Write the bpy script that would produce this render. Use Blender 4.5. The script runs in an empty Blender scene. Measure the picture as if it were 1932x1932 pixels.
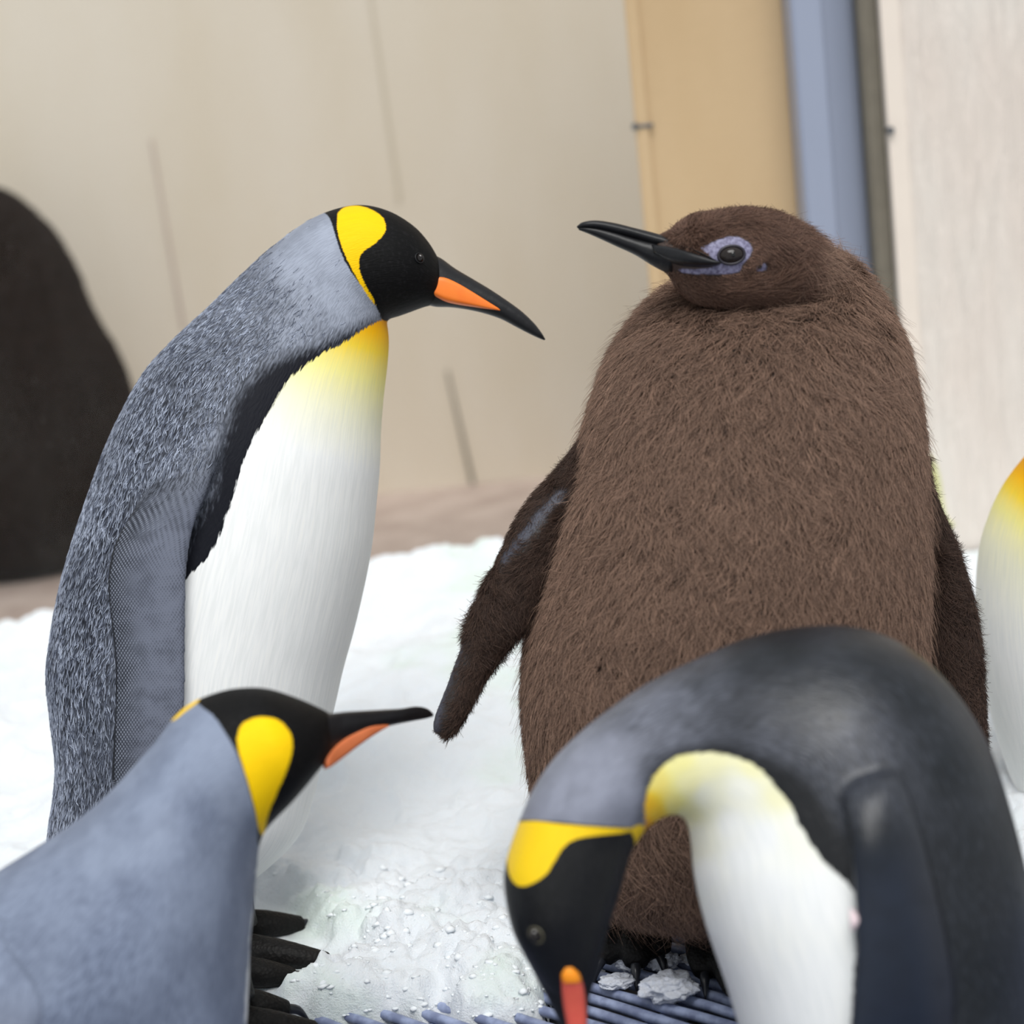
import bpy, bmesh, math
import numpy as np
from mathutils import Vector, Matrix
from mathutils.bvhtree import BVHTree

rng = np.random.default_rng(7)
S = bpy.context.scene
COL = S.collection

# ------------------------------------------------------------------ camera
FPX = 4200.0                                  # focal length in pixels of the 1932 frame
PITCH, ROLL, CAMH = math.radians(12.0), math.radians(6.0), 1.017
F = np.array([0, math.cos(PITCH), -math.sin(PITCH)])
R0 = np.array([1.0, 0, 0]); U0 = np.array([0, math.sin(PITCH), math.cos(PITCH)])
R = math.cos(ROLL) * R0 - math.sin(ROLL) * U0
U = math.sin(ROLL) * R0 + math.cos(ROLL) * U0
C = np.array([0, 0, CAMH])
cd = bpy.data.cameras.new('camera'); cam = bpy.data.objects.new('camera', cd); COL.objects.link(cam)
cd.sensor_width = 36; cd.lens = FPX / 1932 * 36
cam.matrix_world = Matrix(((R[0], U[0], -F[0], C[0]), (R[1], U[1], -F[1], C[1]), (R[2], U[2], -F[2], C[2]), (0, 0, 0, 1)))
cd.dof.use_dof = True; cd.dof.focus_distance = 2.47; cd.dof.aperture_fstop = 2.7
cd.clip_start = 0.05
S.camera = cam

# ------------------------------------------------------------------ light
W = bpy.data.worlds.new('overcast'); S.world = W; W.use_nodes = True
W.node_tree.nodes['Background'].inputs[0].default_value = (0.93, 0.97, 1.0, 1)
W.node_tree.nodes['Background'].inputs[1].default_value = 0.68
sd_ = bpy.data.lights.new('sky_sun_offscreen', 'SUN'); sun = bpy.data.objects.new('sky_sun_offscreen', sd_); COL.objects.link(sun)
sd_.energy = 2.4; sd_.angle = math.radians(32); sd_.color = (1.0, 0.985, 0.955)
sun.rotation_euler = Vector((0.02, -0.62, 1.0)).to_track_quat('Z', 'Y').to_euler()
S.view_settings.view_transform = 'Standard'; S.view_settings.look = 'None'
S.view_settings.gamma = 1; S.view_settings.use_curve_mapping = False
S.view_settings.exposure = 0.10

# ------------------------------------------------------------------ geometry helpers
def ray(px, py):
    px = np.asarray(px, float); py = np.asarray(py, float)
    return F + ((px - 966) / FPX)[..., None] * R - ((py - 966) / FPX)[..., None] * U
def P(px, py, d): return C + ray(px, py) * np.asarray(d, float)[..., None]
def PY(px, py, Y):
    r = ray(px, py); return C + r * (Y / r[..., 1])[..., None]
def PZ(px, py, z):
    r = ray(px, py); return C + r * ((z - CAMH) / r[..., 2])[..., None]
def proj(v):
    q = v - C; d = q @ F
    return 966 + FPX * (q @ R) / d, 966 - FPX * (q @ U) / d

def cr(vals, n):                              # Catmull-Rom through rows of vals, n steps per span
    v = np.asarray(vals, float); m = len(v)
    p = np.vstack([2 * v[0] - v[1], v, 2 * v[-1] - v[-2]])
    out = []
    for i in range(m - 1):
        a, b, c, e = p[i], p[i + 1], p[i + 2], p[i + 3]
        for k in range(n):
            t = k / n
            out.append(0.5 * (2 * b + (c - a) * t + (2 * a - 5 * b + 4 * c - e) * t * t + (3 * b - a - 3 * c + e) * t ** 3))
    out.append(v[-1]); return np.array(out)

def loft(rings, d, n=5, seg=40, ex=1.0, tag=0, raw=False):
    """rings: (Lx,Ly,Rx,Ry, half thickness m, wL, wR): cross sections between two outline points."""
    rr = np.array([list(r) + [0.0] * (6 - len(r)) if len(r) < 7 else list(r) for r in
                   [tuple(r) + ((0.0, 0.0) if len(r) == 5 else ((r[5],) if len(r) == 6 else ())) for r in rings]], float)
    rr = cr(rr, n); rr[:, 4] = np.maximum(rr[:, 4], 0.0008)
    A = P(rr[:, 0], rr[:, 1], d - rr[:, 5]); B = P(rr[:, 2], rr[:, 3], d - rr[:, 6])
    c = (A + B) / 2; e1 = (B - A) / 2; e2 = np.outer(rr[:, 4], -F)
    th = np.arange(seg) / seg * 2 * np.pi
    cs, sn = np.cos(th), np.sin(th)
    if ex != 1.0:
        cs = np.sign(cs) * np.abs(cs) ** ex; sn = np.sign(sn) * np.abs(sn) ** ex
    v = c[:, None] + cs[None, :, None] * e1[:, None] + sn[None, :, None] * e2[:, None]
    m = len(c)
    tl = np.concatenate([[0], np.cumsum(np.linalg.norm(np.diff(c, axis=0), axis=1))])
    rad = (np.linalg.norm(e1, axis=1) + rr[:, 4]) / 2
    t = np.repeat(tl, seg)
    s = (np.abs(np.where(th > np.pi, th - 2 * np.pi, th))[None, :] * rad.mean() * np.ones((m, 1))).ravel()
    ax = np.gradient(c, axis=0); ax /= np.linalg.norm(ax, axis=1)[:, None] + 1e-9
    axv = np.repeat(ax, seg, axis=0)
    V = v.reshape(-1, 3); faces = []
    for i in range(m - 1):
        for j in range(seg):
            k = (j + 1) % seg
            faces.append((i * seg + j, i * seg + k, (i + 1) * seg + k, (i + 1) * seg + j))
    V = np.vstack([V, c[:1], c[-1:]]); t = np.append(t, [tl[0], tl[-1]]); s = np.append(s, [0, 0])
    axv = np.vstack([axv, ax[:1], ax[-1:]])
    a0, a1 = m * seg, m * seg + 1
    for j in range(seg):
        k = (j + 1) % seg
        faces.append((a0, k, j)); faces.append((a1, (m - 1) * seg + j, (m - 1) * seg + k))
    return dict(V=V, F=faces, t=t, s=s, ax=axv, tag=np.full(len(V), float(tag)))

def tube(pts, rad, seg=12, n=4, flat=1.0, tag=0):
    q = cr(np.hstack([np.array(pts, float), np.array(rad, float)[:, None]]), n)
    c, r = q[:, :3], q[:, 3]
    ax = np.gradient(c, axis=0); ax /= np.linalg.norm(ax, axis=1)[:, None]
    up = np.array([0, 0, 1.0]) if abs(ax[:, 2]).mean() < 0.8 else np.array([0, 1.0, 0])
    sd = np.cross(ax, up); sd /= np.linalg.norm(sd, axis=1)[:, None]
    nu = np.cross(sd, ax)
    th = np.arange(seg) / seg * 2 * np.pi
    v = c[:, None] + np.cos(th)[None, :, None] * (sd * r[:, None])[:, None] + np.sin(th)[None, :, None] * (nu * r[:, None] * flat)[:, None]
    m = len(c); faces = []
    for i in range(m - 1):
        for j in range(seg):
            k = (j + 1) % seg
            faces.append((i * seg + j, i * seg + k, (i + 1) * seg + k, (i + 1) * seg + j))
    V = np.vstack([v.reshape(-1, 3), c[:1], c[-1:]])
    for j in range(seg):
        k = (j + 1) % seg
        faces.append((m * seg, k, j)); faces.append((m * seg + 1, (m - 1) * seg + j, (m - 1) * seg + k))
    return dict(V=V, F=faces, t=np.zeros(len(V)), s=np.zeros(len(V)), ax=np.vstack([np.repeat(ax, seg, axis=0), ax[:1], ax[-1:]]), tag=np.full(len(V), float(tag)))

def join(parts):
    o = 0; Fs = []
    for p in parts:
        Fs += [tuple(i + o for i in f) for f in p['F']]; o += len(p['V'])
    return dict(F=Fs, **{k: np.concatenate([p[k] for p in parts]) for k in ('V', 't', 's', 'ax', 'tag')})

def new_mesh(name, V, Fs, smooth=True):
    me = bpy.data.meshes.new(name); me.from_pydata([tuple(x) for x in V], [], Fs); me.update()
    bm = bmesh.new(); bm.from_mesh(me); bmesh.ops.recalc_face_normals(bm, faces=bm.faces); bm.to_mesh(me); bm.free()
    if smooth: me.polygons.foreach_set('use_smooth', [True] * len(me.polygons))
    return me

def link(name, me, mat, parent=None, base=None):
    """mesh in world coordinates; re-centred on base (the parent's place)"""
    o = bpy.data.objects.new(name, me); COL.objects.link(o)
    if mat: me.materials.append(mat)
    if base is not None:
        me.transform(Matrix.Translation(-Vector(base)))
    if parent: o.parent = parent
    elif base is not None: o.location = base
    return o

def props(o, label=None, cat=None, group=None, kind=None):
    if label: o['label'] = label
    if cat: o['category'] = cat
    if group: o['group'] = group
    if kind: o['kind'] = kind
    return o

def empty(name, base, label, cat, group=None):
    o = bpy.data.objects.new(name, None); COL.objects.link(o); o.location = base; o.empty_display_size = 0.05
    return props(o, label, cat, group)

def box(name, x0, x1, y0, y1, z0, z1, mat, parent=None, bevel=0.0):
    bm = bmesh.new(); bmesh.ops.create_cube(bm, size=1)
    for v in bm.verts:
        v.co = Vector((x0 + (v.co.x + .5) * (x1 - x0), y0 + (v.co.y + .5) * (y1 - y0), z0 + (v.co.z + .5) * (z1 - z0)))
    if bevel: bmesh.ops.bevel(bm, geom=bm.edges[:], offset=bevel, segments=2, affect='EDGES')
    me = bpy.data.meshes.new(name); bm.to_mesh(me); bm.free()
    o = bpy.data.objects.new(name, me); COL.objects.link(o); me.materials.append(mat)
    if parent: o.parent = parent
    return o

def fuse(parts, voxel, smooth=4):
    """join lofts, melt them into one continuous skin; carry flow coordinates over"""
    j = join(parts)
    src = new_mesh('tmp', j['V'], j['F'])
    o = bpy.data.objects.new('tmp', src); COL.objects.link(o)
    m = o.modifiers.new('r', 'REMESH'); m.mode = 'VOXEL'; m.voxel_size = voxel
    m = o.modifiers.new('s', 'SMOOTH'); m.factor = 0.5; m.iterations = smooth
    dg = bpy.context.evaluated_depsgraph_get(); dg.update()
    me = bpy.data.meshes.new_from_object(o.evaluated_get(dg))
    V = np.empty(len(me.vertices) * 3); me.vertices.foreach_get('co', V); V = V.reshape(-1, 3)
    tri = []
    for f in j['F']:
        tri.append(f[:3])
        if len(f) == 4: tri.append((f[0], f[2], f[3]))
    tri = np.array(tri)
    bvh = BVHTree.FromPolygons([tuple(x) for x in j['V']], tri.tolist())
    idx = np.zeros(len(V), int); loc = np.zeros((len(V), 3))
    for i, v in enumerate(V):
        l, nrm, k, dist = bvh.find_nearest(v)
        idx[i] = k; loc[i] = l
    T = tri[idx]; a, b, c = j['V'][T[:, 0]], j['V'][T[:, 1]], j['V'][T[:, 2]]
    v0, v1, v2 = b - a, c - a, loc - a
    d00 = (v0 * v0).sum(1); d01 = (v0 * v1).sum(1); d11 = (v1 * v1).sum(1); d20 = (v2 * v0).sum(1); d21 = (v2 * v1).sum(1)
    den = d00 * d11 - d01 * d01; den[np.abs(den) < 1e-18] = 1e-18
    wb = np.clip((d11 * d20 - d01 * d21) / den, 0, 1); wc = np.clip((d00 * d21 - d01 * d20) / den, 0, 1); wa = 1 - wb - wc
    tr = {}
    for k in ('t', 's', 'tag'):
        q = j[k]; tr[k] = wa * q[T[:, 0]] + wb * q[T[:, 1]] + wc * q[T[:, 2]]
    tr['ax'] = j['ax'][T[:, 0]]
    bpy.data.objects.remove(o); bpy.data.meshes.remove(src)
    me.polygons.foreach_set('use_smooth', [True] * len(me.polygons))
    me.materials.clear()
    return me, V, tr

def attr(me, name, vals):
    a = me.attributes.new(name, 'FLOAT', 'POINT'); a.data.foreach_set('value', np.asarray(vals, np.float32))

def sdf(x, y, poly):
    """signed distance to a polygon in the bird's side plane, + inside"""
    p = np.asarray(poly, float); q = np.roll(p, -1, axis=0)
    d2 = np.full(len(x), 1e18); ins = np.zeros(len(x), bool)
    for (ax, ay), (bx, by) in zip(p, q):
        ex, ey = bx - ax, by - ay
        t = np.clip(((x - ax) * ex + (y - ay) * ey) / (ex * ex + ey * ey + 1e-12), 0, 1)
        d2 = np.minimum(d2, (x - ax - t * ex) ** 2 + (y - ay - t * ey) ** 2)
        cnd = ((ay > y) != (by > y))
        xi = ax + (y - ay) / (ey if abs(ey) > 1e-9 else 1e-9) * ex
        ins ^= cnd & (x < xi)
    d = np.sqrt(d2); return np.where(ins, d, -d)

def linedist(x, y, pl):
    p = np.asarray(pl, float); d2 = np.full(len(x), 1e18)
    for (ax, ay), (bx, by) in zip(p[:-1], p[1:]):
        ex, ey = bx - ax, by - ay
        t = np.clip(((x - ax) * ex + (y - ay) * ey) / (ex * ex + ey * ey + 1e-12), 0, 1)
        d2 = np.minimum(d2, (x - ax - t * ex) ** 2 + (y - ay - t * ey) ** 2)
    return np.sqrt(d2)

def idw(x, y, pts, p=3.0):
    a = np.zeros(len(x)); b = np.zeros(len(x))
    for (qx, qy, v) in pts:
        w = 1 / (((x - qx) ** 2 + (y - qy) ** 2) ** (p / 2) + 50.0); a += w * v; b += w
    return a / b

def smooth_poly(pts, n=6):
    p = np.asarray(pts, float); return cr(np.vstack([p, p[:1]]), n)[:-1]

_perm = np.random.default_rng(3).permutation(4096)
def vnoise(x, y, z=0.0):
    x, y, z = np.broadcast_arrays(np.asarray(x, float), np.asarray(y, float), np.asarray(z, float))
    xi, yi, zi = np.floor(x).astype(int), np.floor(y).astype(int), np.floor(z).astype(int)
    fx, fy, fz = x - xi, y - yi, z - zi
    u, v, w = [f * f * f * (f * (f * 6 - 15) + 10) for f in (fx, fy, fz)]
    def h(i, j, k): return _perm[(_perm[(_perm[i & 4095] + j) & 4095] + k) & 4095] / 2047.5 - 1
    r = 0
    for dx in (0, 1):
        for dy in (0, 1):
            for dz in (0, 1):
                r = r + (u if dx else 1 - u) * (v if dy else 1 - v) * (w if dz else 1 - w) * h(xi + dx, yi + dy, zi + dz)
    return r
def fbm(x, y, z=0.0, o=4):
    a, s, r = 1.0, 1.0, 0
    for i in range(o):
        r = r + a * vnoise(x * s + 17.3 * i, y * s + 9.1 * i, np.asarray(z) * s); a *= .5; s *= 2.03
    return r

# ------------------------------------------------------------------ material helpers
def srgb(r, g, b):
    f = lambda c: (c / 255) / 12.92 if c / 255 <= 0.04045 else ((c / 255 + 0.055) / 1.055) ** 2.4
    return (f(r), f(g), f(b), 1.0)

class NT:
    def __init__(s, name):
        s.m = bpy.data.materials.new(name); s.m.use_nodes = True; s.t = s.m.node_tree
        s.b = s.t.nodes['Principled BSDF']; s.out = s.t.nodes['Material Output']
    def n(s, typ, **k):
        o = s.t.nodes.new(typ)
        for a, v in k.items(): setattr(o, a, v)
        return o
    def put(s, sock, v):
        if v is None: return
        if hasattr(v, 'is_output'): s.t.links.new(v, sock)
        else: sock.default_value = v
    def at(s, name): return s.n('ShaderNodeAttribute', attribute_name=name).outputs['Fac']
    def math(s, op, a, b=None, c=None):
        o = s.n('ShaderNodeMath', operation=op); s.put(o.inputs[0], a); s.put(o.inputs[1], b)
        if c is not None: s.put(o.inputs[2], c)
        return o.outputs[0]
    def mr(s, v, a, b, c=0.0, d=1.0, smooth=True):
        o = s.n('ShaderNodeMapRange', interpolation_type='SMOOTHSTEP' if smooth else 'LINEAR')
        s.put(o.inputs[0], v); o.inputs[1].default_value = a; o.inputs[2].default_value = b; o.inputs[3].default_value = c; o.inputs[4].default_value = d
        return o.outputs[0]
    def mix(s, f, a, b, mode='MIX'):
        o = s.n('ShaderNodeMix', data_type='RGBA', blend_type=mode); s.put(o.inputs[0], f); s.put(o.inputs[6], a); s.put(o.inputs[7], b)
        return o.outputs[2]
    def xyz(s, a, b, c=0.0):
        o = s.n('ShaderNodeCombineXYZ'); s.put(o.inputs[0], a); s.put(o.inputs[1], b); s.put(o.inputs[2], c); return o.outputs[0]
    def noise(s, vec, scale, detail=2.0, rough=.5, dist=0.0, dim='3D'):
        o = s.n('ShaderNodeTexNoise', noise_dimensions=dim); s.put(o.inputs['Vector'], vec); o.inputs['Scale'].default_value = scale
        o.inputs['Detail'].default_value = detail; o.inputs['Roughness'].default_value = rough; o.inputs['Distortion'].default_value = dist
        return o.outputs['Fac']
    def obj(s): return s.n('ShaderNodeTexCoord').outputs['Object']
    def vscale(s, vec, sc):
        o = s.n('ShaderNodeMapping'); s.put(o.inputs[0], vec); o.inputs['Scale'].default_value = sc; return o.outputs[0]
    def ramp(s, f, stops):
        o = s.n('ShaderNodeValToRGB'); s.put(o.inputs[0], f); e = o.color_ramp.elements
        while len(e) < len(stops): e.new(0.5)
        for q, (p, c) in zip(e, stops): q.position = p; q.color = c
        return o.outputs[0]
    def bump(s, h, dist, strength=1.0):
        o = s.n('ShaderNodeBump'); s.put(o.inputs['Height'], h); o.inputs['Distance'].default_value = dist; o.inputs['Strength'].default_value = strength
        s.t.links.new(o.outputs[0], s.b.inputs['Normal'])
    def fin(s, col, rough=.6, spec=None):
        s.put(s.b.inputs['Base Color'], col); s.put(s.b.inputs['Roughness'], rough)
        if spec is not None: s.b.inputs['Specular IOR Level'].default_value = spec
        return s.m

def plain(name, col, rough=.6, var=.12, scale=40, spec=None, bump=0.0):
    q = NT(name); n = q.noise(q.obj(), scale, 4)
    dk = tuple(c * (1 - var) for c in col[:3]) + (1,); lt = tuple(min(1, c * (1 + var)) for c in col[:3]) + (1,)
    if bump: q.bump(n, bump)
    return q.fin(q.mix(n, dk, lt), rough, spec)

def plumage(name, silver, dark, gap, lilac, band, patch_col, dash=1.0, blur=1.0, spec=.14, flipc=srgb(108, 113, 128), rowk=.5, blotch=.28, rough=.6):
    """adult feather coat: which colour stands where is carried by the mesh attributes"""
    q = NT(name)
    t, s_ = q.at('ft'), q.at('fs')
    flip = q.at('flip'); g = q.at('gmask')
    w = q.noise(q.xyz(q.math('MULTIPLY', t, 30.0), q.math('MULTIPLY', s_, 30.0)), 1.0, 2)
    warp = q.math('MULTIPLY_ADD', w, 0.012, s_)
    d1 = q.noise(q.xyz(q.math('MULTIPLY', t, 90.0), q.math('MULTIPLY', warp, 520.0)), 1.0, 2.0, .5)
    jj = q.noise(q.xyz(q.math('MULTIPLY', t, 60.0), q.math('MULTIPLY', s_, 60.0)), 1.0, 2.0)
    d2 = q.math('MULTIPLY', q.math('SINE', q.math('MULTIPLY_ADD', jj, 5.0, q.math('MULTIPLY', q.at('trail'), 1.0))), q.math('SINE', q.math('MULTIPLY_ADD', jj, 8.0, q.math('MULTIPLY', t, 1250.0))))
    d2 = q.math('MULTIPLY_ADD', d2, .10, q.math('MULTIPLY_ADD', jj, .35, .34))
    d = q.mix(flip, d1, d2)
    dn = q.n('ShaderNodeRGBToBW'); q.t.links.new(d, dn.inputs[0]); d = dn.outputs[0]
    amt = q.mr(g, 0.0, 0.7, 0.15 * dash, 0.92 * dash)
    trail = q.mr(q.at('trail'), 4, 70, 1.0, 0.25)
    amt = q.math('MULTIPLY', amt, q.mr(flip, 0, 1, 1.0, 0.62))
    m = q.math('MULTIPLY', q.mr(d, 0.54, 0.42), amt)
    body = q.mix(g, silver, dark)
    lo = q.noise(q.obj(), 22, 3); body = q.mix(q.mr(lo, .35, .65, .0, blotch), body, gap)
    hi = q.math('MULTIPLY', q.mr(d, 0.56, 0.68), q.mr(g, 0, 1, 1.0, .15)); body = q.mix(q.math('MULTIPLY', hi, 0.30), body, silver)
    body = q.mix(q.math('MULTIPLY', flip, .85), body, flipc)
    # rows of tiny pale edged scale feathers along the flipper's trailing edge
    ta = q.at('trail')
    rows = q.math('MULTIPLY', q.math('SINE', q.math('MULTIPLY', ta, 1.05)), q.math('SINE', q.math('MULTIPLY', t, 1150.0)))
    rowm = q.math('MULTIPLY', q.mr(rows, -.1, .5), q.math('MULTIPLY', flip, q.mr(ta, 10, 75, rowk, 0.0)))
    body = q.mix(q.math('MULTIPLY', q.math('MULTIPLY', flip, q.mr(ta, 5, 70, .75, 0)), 1.0), body, gap)
    body = q.mix(rowm, body, silver)
    body = q.mix(m, body, gap)
    body = q.mix(q.math('MULTIPLY', flip, q.mr(ta, 2, 6, .9, 0)), body, gap)
    fr = q.noise(q.xyz(q.math('MULTIPLY', t, 70.0), q.math('MULTIPLY', s_, 420.0)), 1.0, 2.0)
    fr = q.math('SUBTRACT', fr, .5)
    body = q.mix(q.mr(q.math('MULTIPLY_ADD', fr, 40.0, q.at('dark')), -16, 22), body, band)
    # belly
    st = q.noise(q.xyz(q.math('MULTIPLY', t, 22.0), q.math('MULTIPLY', s_, 520.0)), 1.0, 3.0)
    white = q.mix(q.mr(st, .35, .65), srgb(238, 240, 239), srgb(247, 248, 248))
    y = q.math('MULTIPLY_ADD', q.math('SUBTRACT', st, .5), .12, q.at('yel'))
    yc = q.ramp(y, [(0, (1, 1, 1, 1)), (.22, srgb(253, 250, 222)), (.45, srgb(253, 243, 158)), (.68, srgb(253, 218, 70)), (.85, srgb(250, 186, 12)), (1, srgb(228, 146, 5))])
    white = q.mix(1.0, white, yc, 'MULTIPLY')
    col = q.mix(q.mr(q.math('MULTIPLY_ADD', fr, 16.0 * blur, q.at('belly')), -1.5, 2.5), body, white)
    hb = q.noise(q.obj(), 260, 3)
    blk = q.mix(q.mr(hb, .5, .75), srgb(9, 9, 10), srgb(24, 23, 25))
    col = q.mix(q.mr(q.math('MULTIPLY_ADD', fr, 5.0, q.at('head')), -1.5, 1.5), col, blk)
    pc = q.mix(q.mr(st, .35, .65), patch_col, tuple(min(1, c * 1.05) for c in patch_col[:3]) + (1,))
    col = q.mix(q.mr(q.math('MULTIPLY_ADD', fr, 5.0, q.at('patch')), -1.5, 1.5), col, pc)
    q.bump(q.math('ADD', q.math('MULTIPLY', d, q.mr(q.at('belly'), -4, 2, 1.0, .04)), q.math('MULTIPLY', st, .10)), 0.0014, 0.5)
    
    return q.fin(col, rough, spec)

# ------------------------------------------------------------------ palette
M = {}
M['bill'] = plain('bill_black', srgb(20, 20, 23), .42, .5, 90, bump=.0006, spec=.35)
q = NT('bill_plate_orange'); n = q.noise(q.obj(), 60, 3)
M['plate'] = q.fin(q.mix(n, srgb(247, 112, 30), srgb(252, 138, 40)), .42)
q = NT('bill_plate_coral'); n = q.noise(q.obj(), 60, 3)
M['coral'] = q.fin(q.mix(n, srgb(226, 88, 78), srgb(238, 108, 84)), .42)
q = NT('bill_plate_dull'); n = q.noise(q.obj(), 60, 3)
M['dull'] = q.fin(q.mix(n, srgb(214, 112, 66), srgb(226, 128, 78)), .45)
M['eye'] = plain('eye_dark', srgb(22, 16, 14), .08, .2)
M['iris'] = plain('eye_iris', srgb(40, 35, 33), .06, .35, 300, spec=.25)
M['pupil'] = plain('eye_pupil', srgb(6, 6, 6), .05, .2)
M['lid'] = plain('eye_lid', srgb(34, 30, 40), .4, .3, 200)
M['palebrown'] = plain('eye_pale_lid', srgb(92, 88, 72), .4, .3, 200)
q = NT('foot_skin'); v = q.n('ShaderNodeTexVoronoi'); v.inputs['Scale'].default_value = 260; q.t.links.new(q.obj(), v.inputs['Vector'])
q.bump(v.outputs['Distance'], .0015, .6)
M['foot'] = q.fin(q.mix(v.outputs['Distance'], srgb(24, 22, 21), srgb(11, 11, 11)), .6, .2)
M['claw'] = plain('claw_horn', srgb(38, 40, 46), .3, .3)

# ------------------------------------------------------------------ the setting
YG = 3.70                                          # plane of the clear pane and the panels beside it
def XY(px, py, Y): return PY(px, py, Y)
YB = 5.0                                          # wall behind the pane
zline = PY(820, 1050, YG)[2]                       # height at which snow meets the pane
zrear = PY(800, 985, 4.64)[2]

def wallmat(name, a, b, scale=3, brush=0.0, rough=.75):
    q = NT(name); o = q.obj(); n = q.noise(q.vscale(o, (1, 1, .35)), scale, 5, .55)
    col = q.mix(q.mr(n, .3, .7), a, b)
    if brush:
        n2 = q.noise(q.vscale(o, (1.0, 1.0, .16)), 55, 4, .6, 1.2); q.bump(n2, .006, brush)
        col = q.mix(q.mr(n2, .35, .62, .10, 0), col, srgb(170, 165, 155))
    else:
        q.bump(q.noise(o, 60, 3), .002, .3)
    return q.fin(col, rough, .3)
M['beige'] = wallmat('wall_beige_paint', srgb(214, 203, 184), srgb(220, 211, 196))
M['tan'] = wallmat('board_tan', srgb(194, 166, 128), srgb(201, 174, 137), 5)
M['plaster'] = wallmat('plaster_brushed', srgb(222, 210, 200), srgb(228, 222, 214), 4, .9)
M['post_lt'] = plain('post_light_blue_grey', srgb(150, 158, 178), .35, .05, 6)
M['mortar'] = plain('grey_rubber_joint', srgb(116, 110, 98), .8, .2, 40)
M['sand'] = wallmat('rear_floor_sand', srgb(172, 154, 144), srgb(196, 180, 170), 9)
M['steel'] = plain('steel', srgb(90, 92, 96), .3, .2)

# floor under everything: dark slab with a plastic rod grating on it
M['slab'] = plain('wet_dark_slab', srgb(38, 40, 46), .45, .4, 20)
q = NT('grate_rod_plastic'); n = q.noise(q.obj(), 55, 4); q.bump(n, .002, .4)
M['rod'] = q.fin(q.mix(q.mr(n, .35, .7), srgb(118, 128, 160), srgb(160, 172, 204)), .4)
floor = box('floor', -2.2, 2.2, 0.9, 6.0, -0.12, -0.045, M['slab']); props(floor, kind='structure')

# wall_back, rear floor behind pane
wb = box('wall_back', -2.6, 2.4, YB, YB + .12, -.1, 2.6, M['beige']); props(wb, kind='structure')
rf = box('rear_floor', -2.4, 0.25, YG + .02, YB + .02, -.045, zrear, M['sand'])
rf.name = 'floor_rear'; props(rf, kind='structure')

# seams of the back wall (seen through the pane)
def slab_poly(name, pts, Y, th, mat, parent=None):
    pts3 = [PY(x, y, Y) for x, y in pts]; n = len(pts3)
    V = [p for p in pts3] + [p + np.array([0, th, 0]) for p in pts3]
    Fs = [tuple(range(n)), tuple(range(2 * n - 1, n - 1, -1))] + [(i, (i + 1) % n, n + (i + 1) % n, n + i) for i in range(n)]
    return link(name, new_mesh(name, V, Fs, False), mat, parent)
slab_poly('seam_strip', [(283, 262), (287, 262), (349, 620), (343, 620)], YB - .004, .003, M['sand'], wb)
slab_poly('seam_strip', [(842, 700), (846, 700), (898, 920), (890, 922)], YB - .004, .003, M['mortar'], wb)

slab_poly('seam_strip', [(688, -60), (693, -60), (757, 380), (751, 380)], YB - .004, .003, plain('seam_filler', srgb(198, 188, 168), .8, .05), wb)
# clear pane
q = NT('clear_pane'); t_ = q.t
tr = q.n('ShaderNodeBsdfTransparent'); gl = q.n('ShaderNodeBsdfGlossy'); df = q.n('ShaderNodeBsdfDiffuse')
tr.inputs[0].default_value = (.98, .98, .98, 1); gl.inputs['Roughness'].default_value = .06; df.inputs[0].default_value = (.8, .78, .74, 1)
fz = q.n('ShaderNodeFresnel'); fz.inputs[0].default_value = 1.12
m1 = q.n('ShaderNodeMixShader'); m2 = q.n('ShaderNodeMixShader')
vo = q.n('ShaderNodeTexVoronoi'); vo.inputs['Scale'].default_value = 30; t_.links.new(q.obj(), vo.inputs['Vector'])
spk = q.mr(vo.outputs['Distance'], .025, .045, .25, .0)
haze = q.math('MAXIMUM', q.mr(q.noise(q.vscale(q.obj(), (1, 1, .3)), 6, 3), .4, .8, .004, .012), spk)
t_.links.new(haze, m1.inputs[0]); t_.links.new(tr.outputs[0], m1.inputs[1]); t_.links.new(df.outputs[0], m1.inputs[2])
t_.links.new(fz.outputs[0], m2.inputs[0]); t_.links.new(m1.outputs[0], m2.inputs[1]); t_.links.new(gl.outputs[0], m2.inputs[2])
t_.links.new(m2.outputs[0], q.out.inputs[0]); M['pane'] = q.m
xt0, xt1 = PY(1186, 60, YG)[0], PY(1478, 60, YG)[0]
pane = box('window_1', -2.4, xt0, YG, YG + .012, -.04, 2.4, M['pane']); props(pane, kind='structure')
# tan board, blue post, joint, plaster panel
tan = box('trim_1', xt0, xt1, YG - .012, YG + .03, -.04, 2.4, M['tan'], bevel=.003); props(tan, kind='structure')
e = box('edge_strip', xt0 - .004, xt0 + .018, YG - .02, YG - .011, -.04, 2.4, M['tan'], tan, .002)
xp0, xp1 = xt1, PY(1555, 60, YG - .10)[0]
xjl = PY(1622, 60, YG - .096)[0]
post = box('trim_2', xp0, xp1, YG - .10, YG + .05, -.04, 2.4, M['post_lt'], bevel=.004); props(post, kind='structure')
pv = [(xp1 + .001, YG - .094), (xjl - .001, YG - .055), (xjl - .001, YG + .05), (xp1 + .001, YG + .05)]
post2 = link('post_flank', new_mesh('post_flank', [(x_, y_, z_) for z_ in (-.04, 2.4) for x_, y_ in pv], [(0, 1, 2, 3), (4, 5, 6, 7)] + [(i, (i + 1) % 4, 4 + (i + 1) % 4, 4 + i) for i in range(4)], False), M['post_lt'], post)
xj = PY(1664, 60, YG - .12)[0]
jn = box('trim_3', xjl, xj, YG - .096, YG + .05, -.04, 2.4, M['mortar'], bevel=.004); props(jn, kind='structure')
wr = box('wall_right', xj, 2.3, YG - .12, YG + .05, -.04, 2.4, M['plaster'], bevel=.006); props(wr, kind='structure')
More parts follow.
